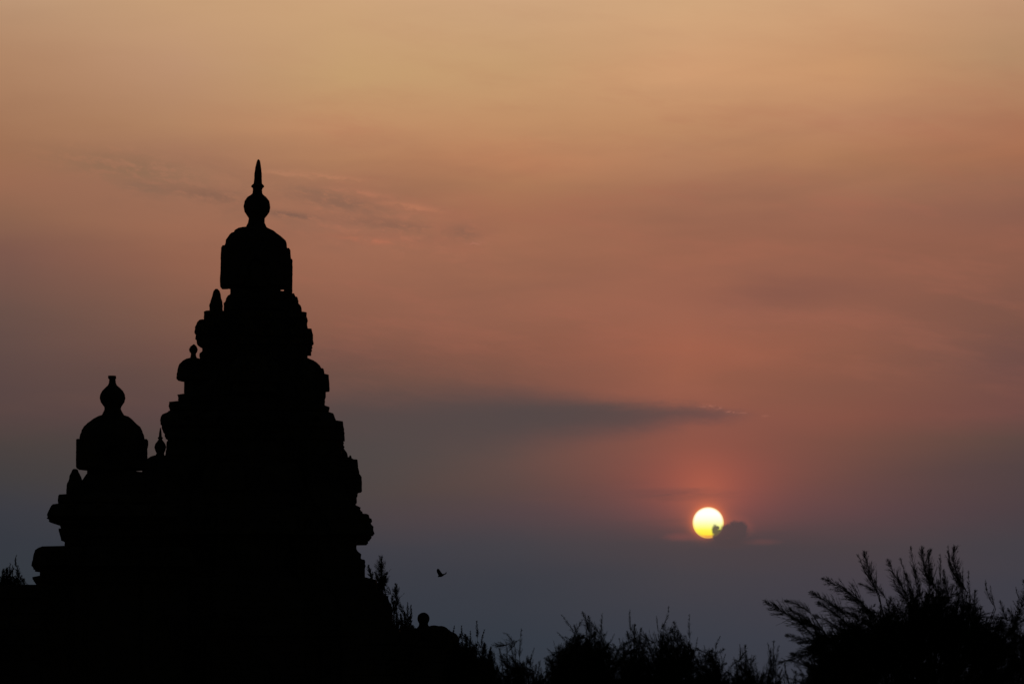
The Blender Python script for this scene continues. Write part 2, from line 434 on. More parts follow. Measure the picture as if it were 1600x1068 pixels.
g1 = loft([(386.5, 348, 356), (390, 345.6, 356), (400, 345, 356), (420, 345, 356), (438, 343.8, 356), (445, 344, 356), (448.6, 347, 356)], YT, 'box', hd=26, rough=.012, front=False)
g2 = loft([(390.5, 444, 451), (394, 444, 453.6), (407, 444, 454.3), (408, 444, 456.6), (430, 444, 457), (448, 444, 456.7), (450, 443.5, 456.7), (458, 444, 456.4), (461, 447, 455)], YT, 'box', hd=24, rough=.012, front=False)
link('gable_niche', mesh_of([g1]), STONE, D); link('gable_niche', mesh_of([g2]), STONE, D)
c = W(400, 420, YT - 1.02)
fn = mesh_of([arch(c.x, c.z, c.y - .12, .46, .3), boxpart(c.x - .34, c.x + .34, c.y - .02, c.y + .3, c.z - .55, c.z + .2)])
link('gable_niche', fn, STONE, D)
fb = mesh_of([arch(c.x, c.z, 2 * YT - c.y - .18, .46, .3)]); link('gable_niche', fb, STONE, D)
neck = loft([(447, 360, 438.5), (456.5, 360, 438.5), (457, 360, 452), (462, 359.5, 455), (464, 357, 457), (468, 354, 457), (474, 352.5, 457), (476, 350, 458), (487, 350, 458)], YT, 'oct', rough=.02, dscale=.95, step=2.5)
link('neck', mesh_of([neck]), STONE, T)

def figure(parent, secs, Y, seed=0):
    """crouched carved figure: body, bent knees and forearms in one mesh"""
    parts = [loft(secs, Y, 'round', rough=.02, dscale=.9, step=2)]
    top, bot = secs[0][0], secs[-1][0]; cx = (secs[-1][1] + secs[-1][2]) / 2; w = (secs[-1][2] - secs[-1][1]) / 2
    for s in (-1, 1):
        y = Y - w * 1.0 * Y / FPX
        ks = [(bot - (bot - top) * .35, cx + s * w * .45 - 2, cx + s * w * .45 + 2), (bot - (bot - top) * .22, cx + s * w * .5 - 3.5, cx + s * w * .5 + 3.5), (bot, cx + s * w * .5 - 3, cx + s * w * .5 + 3)]
        parts.append(loft(ks, y, 'round', rough=.008, step=2))
    return link('seated_figure', mesh_of(parts), STONE, parent)

# tier 1
t1 = [loft([(485, 322, 474), (486.5, 318.5, 478.5), (495.5, 318, 479.5), (496.5, 321, 479.8), (500, 322, 480)], YT), ]
P1 = link('tier', mesh_of(t1 + [loft([(533, 316.5, 477.5), (543, 316, 480.2), (548, 315.5, 480), (552, 312.5, 480), (556, 311.5, 480), (560, 312.4, 480), (575, 312, 480)], YT)] + pilasters(316, 480, 534, 560, YT, 8)), STONE, T)
c1 = loft([(498.5, 316, 480), (499.5, 312, 480), (503, 308.5, 480), (511, 305.2, 480.5), (511.8, 305, 487), (518, 304.5, 487.6), (521, 307, 488.2), (523, 309.5, 488.5), (525.5, 315.5, 488.8), (535.5, 316, 489.4), (536.8, 320, 478)], YT)
link('cornice', mesh_of([c1] + eave_arches(307, 487, 512, YT, 4, .19)), STONE, P1)
figure(P1, [(451.5, 336.5, 340), (454, 334, 342.5), (458, 333, 344.5), (463, 332, 345.7), (468, 330, 347), (472, 328.5, 347.6), (477.5, 326.7, 348.2), (481, 328, 348.3), (488, 328, 349)], YT - 1.35)
figure(P1, [(463.5, 458, 464), (466, 457, 465.6), (474, 456, 466.4), (477, 453, 470), (484, 452, 471.4), (493, 450, 471.2), (497, 450, 471)], YT - 1.35)
figure(P1, [(451.5, 336.5, 340), (454, 334, 342.5), (463, 332, 345.7), (477.5, 328.7, 346.2), (492, 330, 347)], YT + 1.2)
figure(P1, [(458, 456, 460), (466, 452, 463), (474, 450, 465), (484, 449, 465), (494, 449, 465)], YT + 1.2)

# tier 2
P2 = link('tier', mesh_of([
    loft([(560, 318, 478), (575, 312, 482), (594, 300, 496), (611, 288, 508.5), (615, 288, 509), (616.2, 276.3, 508.5), (618.5, 278.7, 508.5), (625.8, 278.7, 507.2), (627, 264.3, 507.2), (631, 264, 507.2), (634, 264, 514.5), (638, 265, 514), (640, 268, 513.2), (643, 268, 513.5)], YT),
    loft([(682, 264, 528.5), (686, 263.8, 529), (690, 261, 529.3), (697, 260, 531), (704, 258.6, 534.4), (708, 258.5, 534), (714, 258.5, 532), (735, 258, 532)], YT)] + pilasters(262, 529, 684, 714, YT, 10) + pilasters(290, 507, 596, 615, YT, 8)), STONE, T)
c2 = loft([(641.5, 263, 514), (643.5, 262, 520), (646.5, 254.5, 521.3), (650, 251.5, 522.3), (655, 250.3, 524), (655.6, 250.3, 535.6), (662, 251, 536.4), (665, 257, 537), (667.5, 263.7, 537.6), (683, 264, 539.4), (684.3, 268, 529)], YT)
link('cornice', mesh_of([c2] + eave_arches(252, 536, 657, YT, 5, .22)), STONE, P2)

def corner_shrine(parent, dsecs, nsecs, fsecs, Y, gables=(), shape='oct'):
    o = link('corner_shrine', mesh_of([loft(dsecs, Y, shape, rough=.015, step=2.5), loft(nsecs, Y, 'square', rough=.012, front=False, dscale=.9)] + [loft(g, Y, 'box', hd=12, rough=.01, front=False) for g in gables]), STONE, parent)
    if fsecs: link('finial', mesh_of([loft(fsecs, Y, 'round', rough=.006, step=2)]), STONE, o)
    return o
r2 = 1.75
L2d = [(559, 296, 309), (560.5, 291.8, 313), (564, 286, 318.5), (569, 280.8, 324), (575, 278, 327), (582, 276.9, 328), (590.5, 275.4, 329), (593.5, 278, 327), (595, 284, 321)]
L2n = [(594, 287.7, 318), (613, 287.7, 318)]
L2f = [(537.4, 302.4, 303.6), (538.5, 301, 305), (541, 297.5, 307.5), (545.5, 295.2, 309.2), (549.5, 296.3, 308), (552, 298.5, 306.2), (556, 298, 306.7), (560, 296.5, 308.5)]
R2d = [(558.5, 478, 480.5), (563.6, 469, 490), (568, 466, 493.2), (573, 464, 496), (577, 463, 497.5), (584, 462, 500), (610, 462, 501)]
R2n = [(609, 465, 508.5), (614, 465, 508.7), (621, 465, 508.7)]
R2g = [(575.8, 492, 504), (577, 492, 505.7), (584.5, 492, 507), (586, 492, 513.3), (600, 492, 514.2), (610.3, 492, 514.7), (611, 496, 510)]
corner_shrine(T, L2d, L2n, L2f, YT - r2)
corner_shrine(T, R2d, R2n, None, YT - r2, (R2g,))
sh = lambda s, d, dy=2: [(a + dy, l + d, r + d) for a, l, r in s]
corner_shrine(T, sh(L2d, 16, 4), sh(L2n, 16, 4), sh(L2f, 16, 16), YT + r2)
corner_shrine(T, sh(L2d, 176), sh(L2n, 176), None, YT + r2)
corner_shrine(T, [(556, 375, 421), (561, 367, 429), (569, 362, 434), (580, 360, 436), (594, 359, 437)], [(593, 364, 432), (613, 364, 432)], [(546, 396, 400), (550, 394, 402), (556, 395, 401)], YT - 2.1, shape='square')

# tier 3
P3 = link('tier', mesh_of([
    loft([(735, 250, 528), (768, 240, 540), (784, 234, 554), (787, 232, 556), (790.5, 232, 563.8), (793, 232, 562), (796.5, 232, 565.3), (799, 232, 566)], YT),
    loft([(830, 232, 557.3), (840, 232, 558.5), (846, 232, 557.5), (856, 232, 558), (863, 228, 560), (880, 226, 560)], YT)] + pilasters(234, 557, 834, 860, YT, 12) + pilasters(248, 540, 740, 784, YT, 10)), STONE, T)
c3 = loft([(796.5, 230, 566), (800, 226, 567.5), (800.8, 225, 573), (802.5, 224, 576.5), (807, 223, 577), (808.5, 222, 580), (812, 222, 581), (815, 222, 579), (818, 221, 580.5), (820, 221, 583), (832, 220, 586), (833.5, 224, 557.5)], YT)
link('cornice', mesh_of([c3] + eave_arches(224, 580, 817, YT, 6, .26)), STONE, P3)
r3 = 2.4
L3f = [(668, 250, 251.2), (671, 249.5, 251.8), (676, 248.7, 252.4), (681.6, 248.3, 252.7), (683.7, 246.3, 254.8), (686, 247.8, 253.3), (689, 246, 255.3), (693, 242.7, 258.3), (698, 241.2, 259.6), (703, 242.3, 258.4), (708, 244.3, 256.5), (713, 242, 258)]
L3d = [(711.3, 242, 259), (713, 236, 264), (716, 231, 269), (722, 226, 274), (735, 222.5, 277), (760, 222.5, 277), (768, 224, 275)]
L3n = [(766, 228, 271), (786, 228, 271)]
R3d = [(713.8, 534, 547), (717, 528, 550.5), (718.6, 525, 552), (726, 523, 554), (768, 522, 556)]
R3g = [(718, 549, 557), (719, 549, 558.4), (728, 549, 559.2), (737.8, 549, 559.2), (742, 549, 562.5), (745, 549, 564.7), (756, 549, 565.3), (768, 549, 565.2), (769, 552, 562)]
R3n = [(766, 527, 558.3), (774, 527, 558.4), (778, 527, 557), (786, 527, 557)]
R3f = [(711, 546.3, 548), (713, 545.3, 549.4), (718.5, 545.2, 550)]
corner_shrine(T, L3d, L3n, L3f, YT - r3)
corner_shrine(T, R3d, R3n, R3f, YT - r3, (R3g,))
corner_shrine(T, sh(L3d, 30, 6), sh(L3n, 30, 6), sh(L3f, 30, 20), YT + r3)
corner_shrine(T, sh(L3d, 284), sh(L3n, 284), sh(L3f, 284, 14), YT + r3)
for cx in (350, 440):
    corner_shrine(T, [(722, cx - 18, cx + 18), (729, cx - 27, cx + 27), (740, cx - 32, cx + 32), (764, cx - 34, cx + 34)], [(763, cx - 29, cx + 29), (786, cx - 29, cx + 29)], [(708, cx - 2, cx + 2), (714, cx - 5, cx + 5), (722, cx - 3, cx + 3)], YT - 2.75, shape='square')

# tier 4 and base
P4 = link('tier', mesh_of([
    loft([(858, 230, 558), (861.5, 226, 562), (864, 225, 564), (871.5, 225, 564), (873, 219, 570.5), (882, 218, 572), (887, 219, 570), (902, 219, 571)], YT, rough=.03),
    loft([(900, 214, 572), (904, 206, 588), (912, 205, 589.5), (920.5, 206, 589), (922.5, 203, 598.5), (928, 203, 600), (929.5, 199, 606.5), (939, 198, 608), (941.5, 195, 611.5), (950, 195, 612.5), (975, 192, 613), (979, 188, 618), (992, 188, 618), (994, 192, 614), (1070, 190, 616), (1160, 188, 618)], YT, rough=.035)] + pilasters(222, 568, 864, 900, YT, 12) + pilasters(196, 610, 996, 1150, YT, 14, .11)), STONE, T)
R4 = [(861, 538, 556), (864, 534, 561), (871.5, 532, 564), (873, 532, 568), (900, 532, 569)]
corner_shrine(T, sh(R4, 0, 1), [(899, 536, 566), (905, 536, 566)], None, YT - 2.9)
corner_shrine(T, sh(R4, -110, 1), [(899, 428, 452), (905, 428, 452)], None, YT - 2.9)
corner_shrine(T, sh(R4, -220, 1), [(899, 318, 344), (905, 318, 344)], None, YT - 2.9)

# ------------------------------------------------------------------ small shrine
YS = 92.5
FRAME = math.radians(azel(176, 900)[0])
_b = out_of_frame(W(176, 1000, YS)); Q = empty('temple_tower', (_b.x, _b.y, 0))
tag(Q, 'lower stone temple tower at the left, with a bulbous finial cut short at the top', 'temple', 'stone towers of the shore temple')
sf = loft([(586.8, 169, 181.4), (591, 168.8, 181.7), (592.3, 170.5, 180.6), (598, 170.3, 181), (601.5, 168.5, 182.7), (605.6, 164.2, 187.4), (610, 159.7, 192), (616, 156.5, 195), (621.5, 155.8, 196), (628, 157.5, 194.5), (633, 161, 191), (635.3, 163, 189.5), (639, 163.3, 189), (643, 161.5, 191), (649.5, 158.5, 195.2)], YS, 'round', rough=.005, step=2)
sdm = loft([(648.3, 160, 194), (650.3, 154, 200.5), (655, 145.5, 206.5), (661.8, 137, 213.4), (667, 131.3, 219), (673, 127.5, 222.5), (682, 124.7, 225), (690, 124, 226), (731.5, 124, 226), (733, 128, 222)], YS, 'oct', rough=.015, step=2.5)
SD = link('dome', mesh_of([sdm]), STONE, Q)
link('finial', mesh_of([sf]), STONE, SD)
link('gable_niche', mesh_of([loft([(687.3, 121, 130), (688.2, 119.2, 130), (700, 119, 130), (729, 119, 130), (732, 123.5, 130)], YS, 'box', hd=26, rough=.008, front=False)]), STONE, SD)
link('gable_niche', mesh_of([loft([(687.5, 222, 229), (690, 222, 231.3), (697, 222, 231.4), (700, 222, 230), (716, 222, 230.2), (729, 222, 229.5), (731.5, 222, 227)], YS, 'box', hd=26, rough=.008, front=False)]), STONE, SD)
c = W(176, 712, YS - .98)
link('gable_niche', mesh_of([arch(c.x, c.z, c.y - .12, .44, .3), boxpart(c.x - .32, c.x + .32, c.y - .02, c.y + .3, c.z - .38, c.z + .2)]), STONE, SD)
link('neck', mesh_of([loft([(731, 136.3, 210), (736.3, 136.3, 210), (737, 136, 223), (740, 136, 223), (745, 132.5, 224), (751.5, 128.3, 226), (758, 126, 228), (773, 126, 228)], YS, 'oct', rough=.012, dscale=.95, step=2.5)]), STONE, Q)
S1 = link('tier', mesh_of([loft([(769, 110, 244), (771, 104, 248), (772.5, 93, 258), (774, 91.5, 260), (778, 90, 261), (783, 91, 261), (784.8, 94, 258), (786.5, 97, 256)], YS),
    loft([(810, 92, 260), (813, 91.8, 260), (816.6, 92.8, 259), (818.5, 99.5, 252), (824, 102, 250), (825, 91, 261), (829, 92, 260), (836, 93.8, 258), (838, 98, 254), (841, 101, 251), (853, 101.2, 250), (862, 101, 250)], YS)] + pilasters(102, 250, 838, 853, YS, 7)), STONE, Q)
link('cornice', mesh_of([loft([(785.6, 97, 255), (786.8, 82, 268), (789, 80, 271), (795, 77, 275), (804, 73.4, 279), (805, 75, 277), (808, 82, 270), (811.8, 91.5, 260)], YS)] + eave_arches(78, 274, 797, YS, 4, .2)), STONE, S1)
figure(S1, [(732.3, 114.5, 119.5), (734, 112.5, 121), (740, 110.5, 124), (746, 108.6, 127), (751.6, 106.5, 128.6), (757.5, 104.2, 131), (762, 103.2, 132), (773, 103, 134)], YS - 1.1)
figure(S1, [(736, 231, 237), (740, 228, 241), (752, 224, 245), (773, 223, 246)], YS - 1.1)
figure(S1, [(738, 116, 121), (746, 112, 126), (757, 110, 130), (773, 109, 133)], YS + 1.0)
S2 = link('tier', mesh_of([loft([(852, 95, 258), (853, 66, 286), (855, 60, 292), (858.6, 54.8, 298), (864, 52.6, 300), (870, 51.6, 301), (882.5, 48.8, 304), (884.5, 60.9, 292), (890, 62, 291), (898.5, 61.8, 290), (900.5, 50, 302), (904, 51, 301), (907.5, 53.5, 300), (909.5, 60, 294), (914, 62, 292), (1060, 60, 294), (1066, 50, 304), (1190, 48, 306)], YS, rough=.02)] + pilasters(64, 290, 912, 1055, YS, 9, .1) + eave_arches(52, 300, 870, YS, 5, .24)), STONE, Q)

# ------------------------------------------------------------------ enclosure walls
FRAME = 0.0
def wall(name, label, x0, x1, topf, Y, th=.9):
    """weathered block wall: courses with ragged joints and a coping"""
    parts = []; X0, X1 = W(x0, 1000, Y).x, W(x1, 1000, Y).x
    z = 0.0; x = X0; top = W(0, topf, Y).z; ch = top / max(3, round(top / .42)); i = 0
    nrow = round(top / ch)
    for rI in range(nrow):
        x = X0 - (.0 if rI % 2 else .0)
        while x < X1 - .05:
            w = random.uniform(.7, 1.2)
            if X1 - x - w < .3: w = X1 - x
            e = random.uniform(0, .03); cop = .07 if rI == nrow - 1 else 0
            parts.append(boxpart(x + .008, x + w - .008, Y - th / 2 - e - cop, Y + th / 2 + e + cop, rI * ch + .004, (rI + 1) * ch - .004 + (random.uniform(-.05, .0) if rI == nrow - 1 else 0)))
            x += w
    parts.append(boxpart(X0 + .05, X1 - .05, Y - th / 2 + .06, Y + th / 2 - .06, .0, top - .08))
    o = link(name, mesh_of(parts), STONE)
    bv = o.modifiers.new('bev', 'BEVEL'); bv.width = .025; bv.segments = 2
    tag(o, label, 'wall'); return o
wall('stone_wall', 'flat-topped stone block wall at the foot of the lower tower, running out of the left edge', -90, 66, 911, 88)
wall('stone_wall', 'stepped stone wall end beside the foot of the tall tower, left of the carved bull', 560, 652, 983, 90)
wall('stone_wall', 'low stone wall under the round-headed carved animal, ending at the bushes', 646, 717, 1011, 89.4, 1.3)

# ------------------------------------------------------------------ carved bull on the wall
def blob_mesh(ells, voxel):
    bm = bmesh.new()
    for (c_, r_, rot) in ells:
        mtx = __import__('mathutils').Matrix
        M_ = mtx.Translation(c_) @ mtx.Rotation(rot, 4, 'Y') @ mtx.Diagonal((*r_, 1))
        bmesh.ops.create_icosphere(bm, subdivisions=3, radius=1, matrix=M_)
    me = bpy.data.meshes.new('b'); bm.to_mesh(me); bm.free()
    o = bpy.data.objects.new('tmp', me); COL.objects.link(o)
    r = o.modifiers.new('r', 'REMESH'); r.mode = 'VOXEL'; r.voxel_size = voxel
    s = o.modifiers.new('s', 'SMOOTH'); s.iterations = 3
    dg = bpy.context.evaluated_depsgraph_get(); res = bpy.data.meshes.new_from_object(o.evaluated_get(dg))
    bpy.data.objects.remove(o); return res
YB = 89.4
kb = YB / FPX
def bp(px, py, dy=0): return W(px, py, YB) + Vector((0, dy, 0))
bull = [(bp(686, 1000), (.46, .34, .38), 0), (bp(678, 986), (.26, .24, .18), 0), (bp(690, 986), (.22, .24, .16), .2), (bp(703, 1003, .05), (.24, .33, .30), .45), (bp(709, 1009, .05), (.15, .3, .2), .5),
        (bp(662, 988, -.1), (.23, .2, .24), 0), (bp(662, 976, -.15), (.13, .15, .18), 0), (bp(662, 966, -.2), (.175, .18, .175), 0), (bp(663, 969, -.38), (.10, .16, .10), 0),
        (bp(663, 958.5, -.15), (.05, .05, .05), 0), (bp(655, 962, -.15), (.04, .05, .06), .5), (bp(668.5, 962.5, -.15), (.04, .05, .055), -.4), (bp(677, 980), (.07, .12, .07), .3), (bp(667, 983, -.05), (.08, .1, .07), .5),
        (bp(668, 1008, -.34), (.32, .11, .12), .1), (bp(700, 1012, -.3), (.26, .14, .12), 0), (bp(655, 1000, .05), (.2, .2, .3), .35), (bp(650, 987, .05), (.16, .14, .12), .3)]
B = link('bull_statue', blob_mesh(bull, .03), STONE)
B['label'] = 'round-headed carved stone bull resting on the low wall between the tall tower and the bushes'; B['category'] = 'statue'

# ------------------------------------------------------------------ bird
YBd = 95
bc = W(688.5, 898.5, YBd); kk = YBd / FPX
def quadstrip(pts, th):
    """thin solid wing from a list of (leading, trailing) points"""
    V_, F = [], []
    for (a, b, t) in pts:
        mid = (a + b) / 2
        V_ += [a, mid + Vector((0, -th * t, th * .4 * t)), b, mid + Vector((0, th * t, -th * .2 * t))]
    for i in range(len(pts) - 1):
        for k in range(4):
            p, q = i * 4 + k, i * 4 + (k + 1) % 4; F.append((p, q, q + 4, p + 4))
    F.append((0, 1, 2, 3)); n = (len(pts) - 1) * 4; F.append((n + 3, n + 2, n + 1, n))
    return V_, F
def bw(px, py, dy=0): return W(px, py, YBd) + Vector((0, dy, 0))
BR = empty('bird', bc); tag(BR, 'small black bird flying with raised wings above the bushes, right of the tall tower', 'bird')
body = []
sp = [(685.2, 899.6, .5), (686.4, 899.3, 1.3), (688, 899, 1.9), (690, 898.4, 2.2), (692.5, 897.5, 1.9), (694, 896.7, 1.2), (695.3, 896.1, 1.1), (696.6, 895.6, .9), (698, 895.2, .25)]
V_, F = [], []
for (x, y, r) in sp:
    cc = bw(x, y)
    for k in range(10):
        a = k * math.tau / 10; V_.append(cc + Vector((math.sin(a) * .18 * r * kk, math.cos(a) * r * kk, math.sin(a) * r * kk)))
for i in range(len(sp) - 1):
    for k in range(10): F.append((i * 10 + k, i * 10 + (k + 1) % 10, i * 10 + 10 + (k + 1) % 10, i * 10 + 10 + k))
F.append(tuple(range(10))); F.append(tuple(reversed(range(len(V_) - 10, len(V_)))))
link('body', mesh_of([(V_, F)]), FEATH, BR)
w1 = quadstrip([(bw(692, 896.6, -.03), bw(686, 900.2, -.03), 1), (bw(690, 894.2, -.12), bw(684.6, 897.2, -.1), .8), (bw(688, 891.5, -.22), bw(682.8, 893.6, -.18), .5), (bw(686.4, 889.2, -.3), bw(682.6, 890.8, -.26), .3), (bw(684.6, 888.3, -.35), bw(683.4, 889.2, -.33), .1)], .014)
w2 = quadstrip([(bw(693, 897, .03), bw(689, 899, .03), 1), (bw(695.5, 895.8, .14), bw(692.5, 897.6, .12), .8), (bw(697.5, 893.8, .24), bw(695, 895.8, .22), .5), (bw(697.2, 891.6, .33), bw(696.2, 892.8, .31), .1)], .012)
tl = quadstrip([(bw(687, 898.6, -.03), bw(687, 900.3, .03), 1), (bw(684.4, 899, -.05), bw(684.2, 901.1, .05), .4)], .01)
link('wing', mesh_of([w1]), FEATH, BR); link('wing', mesh_of([w2]), FEATH, BR); link('tail', mesh_of([tl]), FEATH, BR)

# ------------------------------------------------------------------ feathery trees and shrubs
def cone_segments(p0, p1, r0):
    """tapered three-sided needles, vectorised: returns verts (n*4,3) and tris (n*3,3)"""
    d = p1 - p0; d /= np.linalg.norm(d, axis=1)[:, None] + 1e-9
    up = np.tile([0.31, 0.77, 0.55], (len(d), 1)); a = np.cross(d, up); a /= np.linalg.norm(a, axis=1)[:, None] + 1e-9
    b = np.cross(d, a); v = np.empty((len(d), 4, 3))
    for k in range(3):
        t = k * math.tau / 3; v[:, k] = p0 + (a * math.cos(t) + b * math.sin(t)) * r0[:, None]
    v[:, 3] = p1
    base = np.arange(len(d))[:, None] * 4
    f = np.stack([base + [0, 1, 3], base + [1, 2, 3], base + [2, 0, 3]], 1).reshape(-1, 3)
    return v.reshape(-1, 3), f

def template(rng, ntw=60, nn=9, spread=.36, ang=(20, 60)):
    P0, P1, R = [], [], []
    zs = np.linspace(0, .9, 12)
    for a, b in zip(zs, zs[1:]):
        P0.append((0, 0, a)); P1.append((0, 0, b + .06)); R.append(.0105 * (1 - a) + .002)
    for i in range(ntw):
        z = rng.uniform(.02, .97) ** .9; L = spread * (1 - z) ** .75 * rng.uniform(.55, 1.2) + .03 + .02 * (1 - z)
        th = math.radians(rng.uniform(*ang)); ph = rng.uniform(0, math.tau)
        d = np.array([math.sin(th) * math.cos(ph), math.sin(th) * math.sin(ph), math.cos(th)])
        p = np.array([0, 0, z]); steps = 4; pts = [p]
        for s in range(steps):
            d = d * .9 + np.array([0, 0, .14]) + rng.normal(0, .07, 3); d /= np.linalg.norm(d)
            p = p + d * L / steps; pts.append(p)
        for s in range(steps): P0.append(pts[s]); P1.append(pts[s + 1] + (pts[s + 1] - pts[s]) * .25); R.append((.0058 * (1 - s / steps) + .0026) * (.6 + .5 * (1 - z)))
        for s in range(nn):
            t = rng.uniform(.1, 1) * steps; k = min(steps - 1, int(t)); q = pts[k] + (pts[k + 1] - pts[k]) * (t - k)
            dd = (pts[k + 1] - pts[k]); dd = dd / np.linalg.norm(dd) + rng.normal(0, .36, 3); dd /= np.linalg.norm(dd)
            P0.append(q); P1.append(q + dd * rng.uniform(.05, .12) * (.45 + .75 * (1 - z))); R.append(.0033)
    return np.array(P0), np.array(P1), np.array(R)
TMP = [template(np.random.default_rng(100 + i)) for i in range(6)]
TMPT = [template(np.random.default_rng(200 + i), 34, 7, .22, (14, 34)) for i in range(4)]     # slim whips

def place_plume(tmpl, O, Tt, bend, fat, rng):
    """bend a template along a quadratic curve from O to Tt"""
    O, Tt = np.array(O), np.array(Tt); ax = Tt - O; L = np.linalg.norm(ax); ax /= L
    ref = np.array([0, 1., 0]); n1 = np.cross(ax, ref); n1 /= np.linalg.norm(n1); n2 = np.cross(ax, n1)
    C = (O + Tt) / 2 + n1 * bend * L
    rot = rng.uniform(0, math.tau); cr_, sr_ = math.cos(rot), math.sin(rot)
    def mp(P):
        x = (P[:, 0] * cr_ - P[:, 1] * sr_) * fat; y = (P[:, 0] * sr_ + P[:, 1] * cr_) * fat; t = P[:, 2][:, None]
        c0 = (1 - t) ** 2 * O + 2 * t * (1 - t) * C + t * t * Tt
        return c0 + (x[:, None] * n1 + y[:, None] * n2) * L
    return mp(tmpl[0]), mp(tmpl[1]), tmpl[2] * L

def np_mesh(name, v, f):
    me = bpy.data.meshes.new(name); me.vertices.add(len(v)); me.vertices.foreach_set('co', v.astype(np.float32).ravel())
    k = f.shape[1]; me.loops.add(f.size); me.loops.foreach_set('vertex_index', f.astype(np.int32).ravel())
    me.polygons.add(len(f)); me.polygons.foreach_set('loop_start', np.arange(0, f.size, k, dtype=np.int32)); me.update(calc_edges=True)
    return me

def tube(pts, rads, n=6):
    V_, F = [], []
    for i, (p, r) in enumerate(zip(pts, rads)):
        d = (pts[min(i + 1, len(pts) - 1)] - pts[max(i - 1, 0)]).normalized(); a = d.cross(Vector((.3, .8, .1))).normalized(); b = d.cross(a)
        for k in range(n):
            t = k * math.tau / n; V_.append(p + (a * math.cos(t) + b * math.sin(t)) * r)
    for i in range(len(pts) - 1):
        for k in range(n): F.append((i * n + k, i * n + (k + 1) % n, i * n + n + (k + 1) % n, i * n + n + k))
    F.append(tuple(range(n))); F.append(tuple(reversed(range(len(V_) - n, len(V_)))))
    return V_, F

def shrub(name, label, cat, Y, bx, explicit, env, n, seed, lenpx=(45, 85), fan=52, dY=.7, slim=0.3, group=None, lean=0, M=LEAF, bottom=1110, minr=.0):
    """explicit: (tip x, tip y, foot x, foot y, bend) measured plumes; env: outline the rest of the crown stays under"""
    rng = np.random.default_rng(seed); P0, P1, R = [], [], []; feet = []
    base = Vector((W(bx, 1000, Y).x, Y, -.05)); root = empty(name, base)
    for e in explicit:
        tx, ty, ox, oy, bd = e[:5]; y = Y + rng.uniform(-.3, .3) * dY
        O, T_ = W(ox, oy, y), W(tx, ty, y + rng.uniform(-.15, .15))
        sl = (len(e) > 5 and e[5])
        tm = TMPT[rng.integers(len(TMPT))] if sl else TMP[rng.integers(len(TMP))]
        for rep in range(1 if sl else 2):
            a, b, r = place_plume(TMPT[rng.integers(4)] if (rep and not sl) else tm, O, T_, bd, (1.1 if rep == 0 else 1.5), rng); P0.append(a); P1.append(b); R.append(np.maximum(r, minr))
        feet.append(O)
    ex = [p[0] for p in env]; ey = [p[1] for p in env]; cx = (ex[0] + ex[-1]) / 2; hw = (ex[-1] - ex[0]) / 2
    n = int(n * (1.3 if bx in (1440, 1625, 594, 620, 634, 1207) else 2.5))
    for i in range(n):
        px = rng.uniform(ex[0], ex[-1]); ty = np.interp(px, ex, ey) + rng.normal(14, 14)
        if rng.random() < .72: ty = ty + rng.uniform(0, 1) ** 1.1 * max(0, (bottom - 30 - ty))
        L = rng.uniform(*lenpx); an = math.radians(lean + (px - cx) / hw * fan + rng.normal(0, 24))
        ox, oy = px - math.sin(an) * L, ty + math.cos(an) * L
        y = Y + rng.uniform(-1, 1) * dY
        O, T_ = W(ox, oy, y), W(px, ty, y + rng.uniform(-.25, .25))
        tm = TMPT[rng.integers(4)] if rng.random() < slim else TMP[rng.integers(6)]
        a, b, r = place_plume(tm, O, T_, rng.normal(0, .17), rng.uniform(.9, 1.5), rng); P0.append(a); P1.append(b); R.append(np.maximum(r, minr))
        if i % max(1, n // 22) == 0: feet.append(O)
    v, f = cone_segments(np.concatenate(P0), np.concatenate(P1), np.concatenate(R))
    cr_ = link('crown', np_mesh('crown', v, f), M, root)
    parts = []
    top = W(bx, (min(ey) + 1085) / 2 + 30, Y); top.z = max(top.z, .6)
    h = Vector((base.x, Y, top.z * .75)); r0 = max(.03, top.z * .022)
    parts.append(tube([base, base.lerp(h, .35) + Vector((.05, 0, 0)), base.lerp(h, .7) + Vector((-.04, .03, 0)), h], [r0 * 1.3, r0, r0 * .8, r0 * .45], 8))
    for O in feet:
        s0 = base.lerp(h, random.uniform(.35, .97)); mid = s0.lerp(O, .55) + Vector((0, 0, -.12 * (O - s0).length + random.uniform(-.02, .05)))
        q = [s0, s0.lerp(mid, .6), mid, mid.lerp(O, .55) + Vector((0, 0, -.02)), O]
        parts.append(tube(q, [r0 * .42, r0 * .34, r0 * .26, r0 * .18, r0 * .10], 4))
    link('trunk', mesh_of(parts), BARK, root)
    tag(root, label, cat, group); return root

G = 'bushes and young casuarinas along the bottom of the view'
